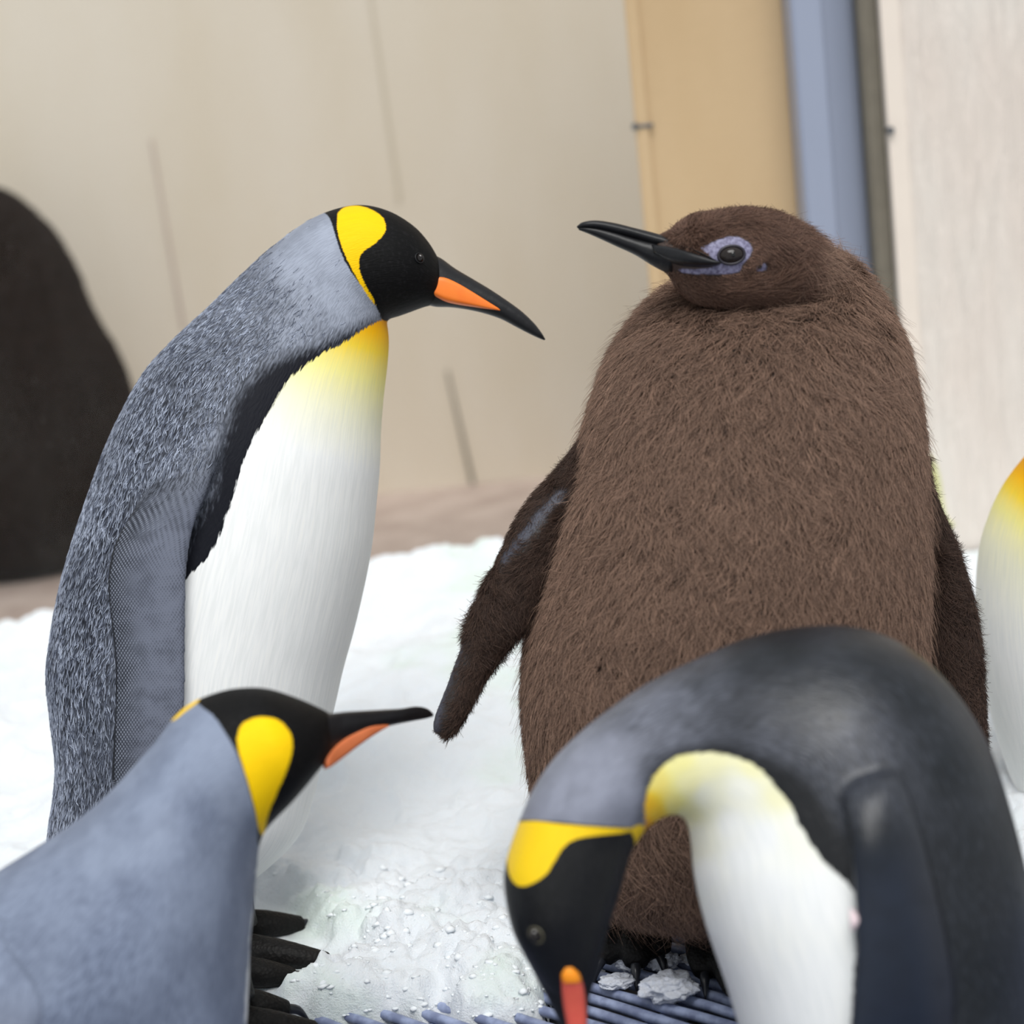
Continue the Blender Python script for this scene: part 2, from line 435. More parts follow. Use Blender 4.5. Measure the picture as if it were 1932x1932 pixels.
box('wall_right_edge', xj - .001, xj + .028, YG - .124, YG - .119, -.04, 2.4, plain('plaster_pink_edge', srgb(230, 218, 206), .7, .05, 12), wr).name = 'edge_bead'
q = NT('algae'); n = q.noise(q.obj(), 40, 4)
M['algae'] = q.fin(q.mix(n, srgb(196, 200, 130), srgb(214, 210, 168)), .8)
def bolt(px, py, Y, r, ln, parent, ang=0.0):
    p = PY(px, py, Y); bm = bmesh.new()
    bmesh.ops.create_cone(bm, cap_ends=True, segments=12, radius1=r, radius2=r * .8, depth=ln, matrix=Matrix.Translation(Vector(p)) @ Matrix.Rotation(ang, 4, 'Y') @ Matrix.Rotation(math.pi / 2, 4, 'X'))
    me = bpy.data.meshes.new('bolt'); bm.to_mesh(me); bm.free(); return link('bolt', me, M['steel'], parent)
bolt(1680, 246, YG - .125, .007, .014, wr)
b1 = PY(1196, 239, YG - .02); b2 = PY(1232, 236, YG - .02)
hk = tube([b1, (b1 + b2) / 2, b2], [.004, .003, .004], 8, 3); link('hook', new_mesh('hook', hk['V'], hk['F']), M['steel'], tan)
bolt(1198, 239, YG - .022, .006, .008, tan)
# pale film of algae low on the plaster: thin raised patch with a ragged outline
ag = [(1748, 850), (1768, 880), (1778, 930), (1786, 975), (1800, 990), (1775, 1010), (1745, 1010), (1735, 940)]
slab_poly('algae_patch', smooth_poly(ag, 3), YG - .123, .004, M['algae'], wr)

# grating rods, each its own piece
gdir = PZ(1380, 1925, 0) - PZ(1120, 1848, 0); gdir[2] = 0; gdir /= np.linalg.norm(gdir)
gper = np.array([-gdir[1], gdir[0], 0]);
if gper[1] < 0: gper = -gper
g0 = PZ(1250, 1890, 0.0)
pitch = 0.0250
mesh_vars = []
for k in range(4):
    L = np.linspace(-1.5, 1.5, 61)
    wob = .0016 * np.sin(L * (9 + k) + k * 2) + .001 * np.sin(L * 23 + k)
    pts = np.stack([L, wob, .0006 * np.sin(L * 17 + k)], 1)
    tb = tube(pts, np.full(61, .0060), 8, 1); mesh_vars.append(new_mesh('bar', tb['V'], tb['F']))
    mesh_vars[-1].materials.append(M['rod'])
ang = math.atan2(gdir[1], gdir[0])
for k in range(-36, 28):
    o = bpy.data.objects.new('bar', mesh_vars[k % 4]); COL.objects.link(o); o.parent = floor
    o.location = Vector(g0 + gper * pitch * k + np.array([0, 0, -.0065])); o.rotation_euler = (0, 0, ang)
for k in range(-8, 8):
    tb = tube([g0 + gdir * k * .2 - gper * .95 - np.array([0, 0, .024]), g0 + gdir * k * .2 + np.array([0, 0, -.024]), g0 + gdir * k * .2 + gper * .75 - np.array([0, 0, .024])], [.011] * 3, 8, 2)
    link('cross_bar', new_mesh('cross_bar', tb['V'], tb['F']), M['rod'], floor)

# ------------------------------------------------------------------ snow
q = NT('wet_snow'); o_ = q.obj()
big = q.noise(q.vscale(o_, (1, 1, 1)), 5.5, 3); fine = q.noise(o_, 420, 4, .65); mid = q.noise(o_, 90, 4, .6)
col = q.mix(q.mr(big, .50, .72), srgb(236, 241, 247), srgb(226, 238, 233))
col = q.mix(q.mr(mid, .3, .45, .35, 0), col, srgb(234, 240, 248))
q.bump(q.math('ADD', q.math('MULTIPLY', fine, .8), mid), .006, .6)
q.b.inputs['Subsurface Weight'].default_value = 0.25; q.b.inputs['Subsurface Radius'].default_value = (.8, .95, 1.0); q.b.inputs['Subsurface Scale'].default_value = .012
vs = q.n('ShaderNodeTexVoronoi'); vs.inputs['Scale'].default_value = 700; t_ = q.t; t_.links.new(o_, vs.inputs['Vector'])
M['crumb'] = plain('snow_crumb', srgb(236, 241, 245), .6, .04, 200)
M['snow'] = q.fin(col, q.mr(vs.outputs['Distance'], .12, .3, .12, .6), .5)

edge_px = [(-600, 1990), (100, 1950), (440, 1918), (560, 1922), (640, 1912), (700, 1912), (745, 1895), (790, 1904), (835, 1884), (880, 1908), (950, 1912), (1000, 1896), (1012, 1868),
           (1060, 1842), (1100, 1800), (1125, 1770), (1160, 1752), (1250, 1745), (1340, 1752), (1420, 1770), (1600, 1760), (1800, 1740), (2100, 1700), (2700, 1640)]
edge = np.array([PZ(x, y, 0.0) for x, y in edge_px])[:, :2]
poly = np.vstack([edge, [[2.2, 6.0], [-2.2, 6.0]]])
zl = np.array([PY(x_, y_, YG) for x_, y_ in ((-300, 1205), (50, 1170), (400, 1110), (700, 1062), (850, 1034), (1000, 1020), (1800, 992), (2300, 950))])
def snow_h(x, y):
    s = sdf(x, y, poly) + .010 * fbm(x * 28, y * 28, 3.0, 3)
    up = np.clip((y - 2.42) / (YG - 2.42), 0, 1)
    zt = np.interp(x, zl[:, 0], zl[:, 2])
    base = .002 + .030 * (1 - np.exp(-np.maximum(s, 0) / .030)) + (zt - .034) * up ** 1.12
    nb = np.clip((YG - y) / .5, 0, 1)
    lump = .026 * fbm(x * 5, y * 5, .5, 3) * np.clip(s / .15, 0, 1) * nb
    rid = .010 * (1 - np.abs(fbm(x * 13 + 3, y * 13, 1.5, 2))) ** 2 * np.clip(s / .05, 0, 1) * (1 - .6 * up)
    gran = (.0034 * fbm(x * 55, y * 55, 2.5, 3) + .0016 * fbm(x * 190, y * 190, 7.5, 2)) * np.clip(s / .01, 0.15, 1) * (1 - .45 * up)
    return s, base + lump + rid + gran
NX, NYg = 820, 560
gx = np.linspace(-1.75, 1.55, NX); gy = 1.6 + (YG - 0.004 - 1.6) * np.linspace(0, 1, NYg) ** 1.15
X, Yy = np.meshgrid(gx, gy); xs, ys = X.ravel(), Yy.ravel()
s_, zz = snow_h(xs, ys)
# clods heaped along the ragged front
cl = rng.uniform(size=(420, 5))
ci = PZ(380 + cl[:, 0] * 720, 1640 + cl[:, 1] * 280, 0.02)
z0 = zz.copy()
for (cx, cy, cz), (a, b, c_, d_, e_) in zip(ci, cl):
    r = .006 + .030 * c_ ** 2.6
    m = (np.abs(xs - cx) < r * 1.4) & (np.abs(ys - cy) < r * 1.4) & (s_ > .002)
    if not m.any(): continue
    wx = r * .35 * vnoise(xs[m] * 60, ys[m] * 60, a * 50); wy = r * .35 * vnoise(xs[m] * 60, ys[m] * 60, a * 50 + 9)
    dd = ((xs[m] + wx - cx) ** 2 + (ys[m] + wy - cy) ** 2) / r ** 2
    h = np.clip(1 - dd, 0, 1) ** .5 * r * (.35 + .35 * d_) * (1 + .25 * vnoise(xs[m] * 150, ys[m] * 150, b * 30))
    zz[m] = np.maximum(zz[m], z0[m] + h)
fp = np.array([PZ(x_, y_, .01) for x_, y_ in ((340, 1660), (500, 1675), (600, 1712), (630, 1750), (680, 1795), (670, 1835), (600, 1870), (560, 1880), (640, 1905), (670, 1960), (340, 1990))])[:, :2]
tf_ = np.clip((sdf(xs, ys, fp) + .004 * fbm(xs * 60, ys * 60, 9.0, 2)) / .03, 0, 1)
zz = zz * (1 - tf_) + np.minimum(zz, .006 + .15 * (zz - .006)) * tf_
ed = np.clip(s_ / .004, -6, 0); zz = zz + ed * .012
# snow climbs a little where it is pressed against the pane, with a torn rim
near = np.clip((ys - (YG - .10)) / .10, 0, 1); zz += near * (.004 + .010 * fbm(xs * 22, xs * 3, 4.0, 4))
keep = (s_ > -.012) & ~((xs > xj - .01) & (ys > YG - .128)) & ~((xs > xp0 - .01) & (ys > YG - .105)) & ~((xs > xt0 - .01) & (ys > YG - .022))
keep = keep.reshape(NYg, NX)
idx = np.arange(NX * NYg).reshape(NYg, NX)
fm = keep[:-1, :-1] & keep[1:, :-1] & keep[:-1, 1:] & keep[1:, 1:]
Q = np.stack([idx[:-1, :-1][fm], idx[:-1, 1:][fm], idx[1:, 1:][fm], idx[1:, :-1][fm]], 1)
used = np.unique(Q); rem = np.full(NX * NYg, -1); rem[used] = np.arange(len(used))
SV = np.stack([xs, ys, zz], 1)[used]; SQ = rem[Q]
me = bpy.data.meshes.new('snow_bank'); me.vertices.add(len(SV)); me.vertices.foreach_set('co', SV.ravel())
me.loops.add(len(SQ) * 4); me.loops.foreach_set('vertex_index', SQ.ravel())
me.polygons.add(len(SQ)); me.polygons.foreach_set('loop_start', np.arange(len(SQ)) * 4); me.polygons.foreach_set('loop_total', np.full(len(SQ), 4))
me.polygons.foreach_set('use_smooth', np.ones(len(SQ), bool)); me.update(); me.validate()
snow = link('snow_bank', me, M['snow']); props(snow, 'bank of wet white snow sloping up to the clear pane', 'snow', kind='stuff')

# granular crumbs lying over the front of the bank: many small lumps, one part
bm = bmesh.new(); bmesh.ops.create_icosphere(bm, subdivisions=1, radius=1)
iv = np.array([v.co[:] for v in bm.verts]); ifc = np.array([[v.index for v in f.verts] for f in bm.faces]); bm.free()
NC = 1100
uu = rng.uniform(size=(NC, 3)); cp = PZ(470 + uu[:, 0] * 620, 1600 + np.sqrt(uu[:, 1]) * 330, .03)
ix = np.clip(np.searchsorted(gx, cp[:, 0]), 0, NX - 1); iy = np.clip(np.searchsorted(gy, cp[:, 1]), 0, NYg - 1); gi = iy * NX + ix
ok = (s_[gi] > -.004) & (tf_[gi] < .3); cp = np.stack([xs[gi], ys[gi], np.maximum(zz[gi], 0) - .0012], 1)[ok]; cr_ = (.0014 + .0036 * uu[ok, 2] ** 3.2)
dv = iv[None] * (1 + .28 * rng.normal(size=(len(cp), len(iv), 1))) * cr_[:, None, None] * np.array([1.5, 1.2, .7]) + cp[:, None]
me = bpy.data.meshes.new('crumbs'); cf = (ifc[None] + (np.arange(len(cp)) * len(iv))[:, None, None]).reshape(-1, 3)
me.from_pydata(dv.reshape(-1, 3).tolist(), [], cf.tolist()); me.update(); me.polygons.foreach_set('use_smooth', [True] * len(me.polygons))
link('crumbs', me, M['crumb'], snow)['kind'] = 'stuff'

# ------------------------------------------------------------------ plumage strands
def fur(name, root, base, V, tri, dens, length, flow, lift, rad, count, mat, seed=1, curl=.3, npts=5, messy=.75, sink=.002, var=(.45, 1.3)):
    g = np.random.default_rng(seed)
    a, b, c = V[tri[:, 0]], V[tri[:, 1]], V[tri[:, 2]]
    nf = np.cross(b - a, c - a); ar = np.linalg.norm(nf, axis=1) / 2
    wt = ar * dens[tri].mean(1); cdf = np.cumsum(wt); cdf /= cdf[-1]
    k = np.searchsorted(cdf, g.uniform(size=count)); k = np.clip(k, 0, len(tri) - 1)
    u, v = g.uniform(size=count), g.uniform(size=count); fl = u + v > 1; u[fl] = 1 - u[fl]; v[fl] = 1 - v[fl]; w = 1 - u - v
    T = tri[k]
    def ip(q): return (q[T[:, 0]].T * w + q[T[:, 1]].T * u + q[T[:, 2]].T * v).T
    p = ip(V); n = nf[k] / (np.linalg.norm(nf[k], axis=1)[:, None] + 1e-12)
    L = ip(length) * g.uniform(var[0], var[1], count); lf = ip(lift); fw = ip(flow)
    rx = np.stack([vnoise(p[:, 0] * 34, p[:, 1] * 34, p[:, 2] * 34 + o) for o in (0, 40, 80)], 1)
    rx += .8 * np.stack([vnoise(p[:, 0] * 130, p[:, 1] * 130, p[:, 2] * 130 + o) for o in (5, 45, 85)], 1)
    fw = fw + rx * messy + g.normal(size=(count, 3)) * .28
    fw = fw - (fw * n).sum(1)[:, None] * n; fw /= np.linalg.norm(fw, axis=1)[:, None] + 1e-9
    wv = np.cross(n, fw) * g.normal(size=count)[:, None] * curl
    pts = np.zeros((count, npts, 3))
    for i in range(npts):
        t = i / (npts - 1)
        pts[:, i] = p - n * sink + (L * t)[:, None] * (n * (lf * (1 - .35 * t))[:, None] + fw * (1 - lf * .45 * (1 - t))[:, None] + wv * t)
    cu = bpy.data.hair_curves.new(name); cu.add_curves([npts] * count)
    cu.points.foreach_set('position', (pts - np.asarray(base)).astype(np.float32).ravel())
    taper = np.linspace(1, .25, npts)
    cu.points.foreach_set('radius', (np.outer(rad * g.uniform(.7, 1.2, count), taper)).astype(np.float32).ravel())
    o = bpy.data.objects.new(name, cu); COL.objects.link(o); cu.materials.append(mat); o.parent = root
    o['kind'] = 'stuff'
    return o

def furmat(name, root_c, tip_a, tip_b, patchy=0.0):
    q = NT(name); hi = q.n('ShaderNodeHairInfo')
    rnd = hi.outputs['Random'] if 'Random' in hi.outputs else hi.outputs[4]
    tip = q.mix(rnd, tip_a, tip_b)
    if patchy: n = q.noise(q.obj(), 14, 3); tip = q.mix(q.mr(n, .42, .68, 0, patchy), tip, root_c)
    col = q.mix(q.mr(hi.outputs['Intercept'], .0, .75), root_c, tip) if patchy else tip   # only feathers have dark shafts and pale tips
    return q.fin(col, .62, .25)

def tri_of(me):
    me.calc_loop_triangles(); t = np.empty(len(me.loop_triangles) * 3, np.int32); me.loop_triangles.foreach_get('vertices', t); return t.reshape(-1, 3)


# ------------------------------------------------------------------ birds
def body_attrs(me, V, tr, spec):
    x, y = proj(V)
    far = ((V - P(np.array(spec['anchor'][0]), np.array(spec['anchor'][1]), np.array(spec['d']))) @ -F)
    attr(me, 'ft', tr['t']); attr(me, 'fs', tr['s'])
    flip0 = np.clip(tr['tag'], 0, 1); flip = flip0 * np.clip((tr['t'] - .05) / .06, 0, 1); attr(me, 'flip', flip)
    trail = linedist(x, y, spec['trail']) if 'trail' in spec else np.full(len(x), 200.0)
    attr(me, 'trail', trail)
    z = np.full(len(x), -200.0)
    def region(k):
        if k not in spec: return z
        r = np.full(len(x), -200.0)
        for pl in spec[k]: r = np.maximum(r, sdf(x, y, smooth_poly(pl, 4) if spec.get('smooth', True) else pl))
        return r
    belly = region('belly')
    if 'belly_far' in spec: belly = np.maximum(belly, (spec['belly_far'] - far) * 600)
    belly = np.where(flip > .5, -200, belly)
    attr(me, 'belly', belly); dk = region('dark'); attr(me, 'dark', np.where(flip > .5, -200, dk))
    attr(me, 'head', np.where(flip > .5, -200, region('head')))
    pt = region('patch')
    attr(me, 'patch', pt)
    attr(me, 'gmask', np.clip(idw(x, y, spec['g']), 0, 1))
    attr(me, 'yel', (spec['yel'](x, y) if callable(spec['yel']) else np.clip(idw(x, y, spec['yel'], 3.2), 0, 1)) if 'yel' in spec else np.zeros(len(x)))

def hit(bvh, px, py):
    r = ray(px, py); l, n, i, dd = bvh.ray_cast(Vector(C), Vector(r).normalized()); return (np.array(l), np.array(n)) if l else (None, None)

def ellipsoid(name, c, e1, e2, e3, mat, parent, base, seg=24, rings=14):
    th = np.linspace(0, np.pi, rings); ph = np.arange(seg) / seg * 2 * np.pi
    V = [c + np.cos(t) * e3 + np.sin(t) * (np.cos(p) * e1 + np.sin(p) * e2) for t in th for p in ph]
    Fs = [(i * seg + j, i * seg + (j + 1) % seg, (i + 1) * seg + (j + 1) % seg, (i + 1) * seg + j) for i in range(rings - 1) for j in range(seg)]
    return link(name, new_mesh(name, V, Fs), mat, parent, base)

def ring_mesh(name, c, e1, e2, nrm, r, mat, parent, base, seg=32, k=8):
    V = []
    for i in range(seg):
        a = 2 * np.pi * i / seg; p = c + np.cos(a) * e1 + np.sin(a) * e2; rad = np.cos(a) * e1 + np.sin(a) * e2; rad = rad / np.linalg.norm(rad)
        for j in range(k):
            b = 2 * np.pi * j / k; V.append(p + r * (np.cos(b) * rad + np.sin(b) * nrm))
    Fs = [(i * k + j, i * k + (j + 1) % k, ((i + 1) % seg) * k + (j + 1) % k, ((i + 1) % seg) * k + j) for i in range(seg) for j in range(k)]
    return link(name, new_mesh(name, V, Fs), mat, parent, base)

def make_foot(root, base, toes, claws=True, radius=.019):
    """toes: list of pixel paths resolved on the ground; one continuous foot with claws on it"""
    parts = []; tips = []
    for (x0, y0, x1, y1) in toes:
        a = PZ(x0, y0, .030); b = PZ((x0 + x1) / 2, (y0 + y1) / 2, .026); c = PZ(x1, y1, .014)
        parts.append(tube([a, b, c], [radius * 1.1, radius, radius * .62], 12, 5, .85)); tips.append((c, (c - b) / np.linalg.norm(c - b)))
    hx = np.mean([PZ(t[0], t[1], .03) for t in toes], axis=0)
    parts.append(tube([hx + np.array([0, .04, .17]), hx + np.array([0, .025, .11]), hx + np.array([0, .01, .05]), hx + np.array([0, 0, .022])], [.022, .032, .028, .032], 12, 4))
    me, V, tr = fuse(parts, .004, 3)
    o = link('foot', me, M['foot'], root, base)
    for (c, dr) in tips:
        tb = tube([c - dr * .006, c + dr * .010 + np.array([0, 0, .001]), c + dr * .022 - np.array([0, 0, .009])], [.0065, .005, .001], 8, 4)
        link('claw', new_mesh('claw', tb['V'], tb['F']), M['claw'], o, base)
    return o

def make_bird(name, label, spec, mat, base):
    root = empty(name, base, label, spec.get('cat', 'penguin'), spec.get('group'))
    parts = [loft(spec['rings'], spec['d'], 6, 56)]
    for fl in spec.get('flippers', []): parts.append(loft(fl, spec['d'], 6, 28, tag=1))
    for tl in spec.get('extra', []): parts.append(loft(tl, spec['d'], 5, 28))
    me, V, tr = fuse(parts, spec.get('voxel', .0034), 5)
    body_attrs(me, V, tr, spec)
    Fs = [tuple(p.vertices) for p in me.polygons]
    bvh = BVHTree.FromPolygons([tuple(v) for v in V], Fs)
    if 'feathers' in spec:
        cnt, fmat = spec['feathers']; tri = tri_of(me)
        gt = lambda k: np.array([e.value for e in me.attributes[k].data])
        free = (gt('belly') < -3) & (gt('head') < -3) & (gt('patch') < -3) & (gt('flip') < .2)
        gm = gt('gmask'); dn = free * np.clip((gm - .12) / .35, 0.02, 1) * np.where(gt('dark') > -14, .0, 1.0)
        fur('feathers', root, base, V, tri, dn, .0085 + .004 * gm, -tr['ax'], np.full(len(V), .16), .00085, cnt, fmat, 21, .08, 4, .16, .0004)
    body = link('body', me, mat, root, base)
    bill = None
    if 'bill' in spec:
        b = loft(spec['bill'], spec['d'], 6, 24); bill = link('bill', new_mesh('bill', b['V'], b['F']), M['bill'], root, base)
        if 'plate' in spec:
            b = loft([(r_[0], r_[1], r_[2], r_[3], r_[4] + .0012) + tuple(r_[5:]) for r_ in spec['plate']], spec['d'], 6, 36, .42); pl = link('bill_plate', new_mesh('bill_plate', b['V'], b['F']), spec['plate_mat'], bill, base)
            pl['label'] = spec['plate_label']
    if 'eye' in spec:
        ex, ey, er = spec['eye']; l, n = hit(bvh, ex, ey)
        if l is not None:
            ellipsoid('eye', l - n * er * .45, R * er, U * er, n * er, spec.get('eye_mat', M['eye']), root, base)
            e1 = np.cross(n, U); e1 /= np.linalg.norm(e1); e2 = np.cross(n, e1)
            ring_mesh('eyelid', l + n * er * .1, e1 * er, e2 * er, n, er * .12, spec.get('lid_mat', M['bill']), root, base)
    for ft in spec.get('feet', []): make_foot(root, base, ft)
    return root, body, bvh

# --- standing adult
AD = 2.60
adult = dict(d=AD, anchor=(400, 1100), voxel=.0032,
  rings=[(170, 1740, 330, 1745, .05), (125, 1705, 420, 1700, .10), (97, 1640, 500, 1643, .125), (95, 1570, 566, 1575, .138), (106, 1490, 596, 1490, .145),
         (108, 1430, 610, 1420, .148), (98, 1345, 632, 1332, .15), (92, 1270, 648, 1262, .152), (100, 1195, 668, 1190, .152), (116, 1110, 688, 1105, .152),
         (138, 1030, 702, 1030, .15), (165, 948, 710, 955, .146), (196, 860, 717, 880, .14), (233, 777, 719, 815, .13), (276, 702, 724, 750, .116),
         (328, 643, 731, 690, .10), (392, 583, 734, 648, .086), (457, 519, 732, 620, .075), (520, 461, 729, 607, .068), (580, 418, 728, 602, .064),
         (630, 396, 735, 601, .062), (682, 387, 748, 598, .06), (735, 399, 771, 590, .056), (780, 426, 798, 580, .047), (808, 456, 816, 575, .036), (824, 482, 828, 566, .026), (834, 500, 836, 552, .014)],
  flippers=[[(330, 830, 425, 800, .012, .105, .13), (290, 900, 415, 860, .02, .132, .140), (250, 965, 392, 925, .018, .140, .155), (215, 1030, 364, 1000, .015, .140, .164), (203, 1095, 353, 1075, .013, .141, .167),
             (206, 1150, 351, 1140, .012, .142, .168), (216, 1240, 350, 1235, .011, .145, .168), (217, 1330, 349, 1325, .011, .145, .168), (213, 1410, 340, 1410, .011, .142, .165), (212, 1480, 318, 1485, .010, .138, .158), (222, 1550, 290, 1555, .008, .133, .145), (240, 1590, 265, 1592, .005, .13, .138)],
            [(330, 830, 425, 800, .012, -.105, -.13), (250, 965, 392, 925, .018, -.140, -.150), (205, 1120, 352, 1110, .012, -.145, -.16), (216, 1330, 349, 1325, .011, -.148, -.16), (240, 1560, 285, 1560, .006, -.14, -.15)]],
  extra=[[(120, 1600, 260, 1660, .07), (75, 1680, 230, 1740, .06), (40, 1760, 160, 1800, .035), (10, 1820, 80, 1840, .012)]],
  trail=[(320, 900), (290, 925), (262, 955), (233, 988), (213, 1035), (203, 1090), (205, 1145), (213, 1200), (218, 1260), (217, 1330), (214, 1400), (212, 1470)],
  belly=[[(724, 601), (690, 618), (650, 645), (610, 665), (575, 690), (545, 715), (525, 745), (505, 780), (485, 815), (468, 845), (455, 880), (447, 910), (435, 950), (420, 990), (408, 1020), (385, 1058), (352, 1092), (322, 1160), (310, 1300), (300, 1500), (270, 1700), (250, 1850), (800, 1850), (800, 1100), (800, 700), (770, 620), (745, 603)]],
  dark=[[(720, 600), (690, 606), (640, 628), (600, 646), (545, 665), (500, 690), (455, 735), (425, 800), (408, 860), (400, 920), (375, 970), (352, 1010), (330, 1120), (420, 1100), (480, 900), (560, 740), (640, 670), (715, 615)]],
  head=[[(606, 398), (622, 412), (636, 455), (648, 488), (668, 521), (690, 549), (706, 572), (716, 592), (723, 604), (745, 606), (800, 600), (900, 600), (900, 360), (700, 350), (610, 360)]],
  patch=[[(637, 402), (650, 391), (675, 388), (700, 395), (722, 410), (728, 430), (721, 446), (704, 462), (688, 473), (679, 484), (677, 498), (681, 518), (692, 542), (704, 562), (710, 577), (700, 567), (685, 545), (668, 515), (654, 488), (643, 460), (636, 430)]],
  g=[(660, 480, 0), (640, 560, .05), (590, 440, .05), (560, 500, .12), (600, 600, .22), (520, 560, .35), (450, 560, .45), (480, 640, .5), (560, 640, .3), (400, 650, .62), (350, 700, .72), (300, 780, .8), (400, 780, .55), (430, 830, .35), (380, 860, .5), (340, 820, .75), (250, 850, .85), (200, 1000, .9), (150, 1150, .95), (130, 1300, .9), (150, 1500, .85), (300, 1050, .55), (300, 1250, .55), (330, 1150, .5)],
  yel=lambda x, y: np.interp(y + .30 * (728 - x), [605, 640, 665, 700, 740, 780, 830, 900], [.97, .82, .70, .54, .40, .28, .15, .0]),
  bill=[(808, 480, 803, 574, .022), (830, 486, 822, 579, .0215), (858, 506, 850, 580, .019), (890, 525, 880, 584, .016), (925, 546, 912, 591, .0135), (958, 568, 945, 602, .0115), (985, 588, 972, 616, .0095), (1008, 610, 997, 629, .0075), (1022, 628, 1016, 638, .005), (1029, 640, 1027, 642, .002)],
  plate=[(806, 541, 810, 552, .019), (815, 526, 820, 561, .0222), (835, 522, 840, 571, .0212), (860, 532, 862, 576, .0192), (890, 550, 888, 580, .0168), (918, 568, 914, 584, .0146), (938, 581, 936, 587, .0125), (944, 586, 943, 588, .011)],
  plate_mat=M['plate'], plate_label='orange plate along the lower bill',
  feathers=(27000, furmat('feather_tips', srgb(36, 40, 50), srgb(188, 197, 216), srgb(80, 87, 106), .3)),
  eye=(791, 487, .0058),
  feet=[[(440, 1742, 572, 1744), (440, 1785, 622, 1814), (445, 1832, 556, 1842)], [(440, 1890, 545, 1905), (430, 1925, 600, 1945), (430, 1962, 560, 1990)]])
M['adult'] = plumage('plumage_adult', srgb(163, 170, 186), srgb(44, 48, 60), srgb(14, 16, 22), srgb(140, 150, 180), srgb(16, 18, 27), srgb(248, 198, 4), dash=.8)
bp = PZ(430, 1850, 0.0)
aroot, abody, abvh = make_bird('king_penguin', 'grey-backed penguin standing upright facing the brown chick, yellow ear patch', adult, M['adult'], bp)

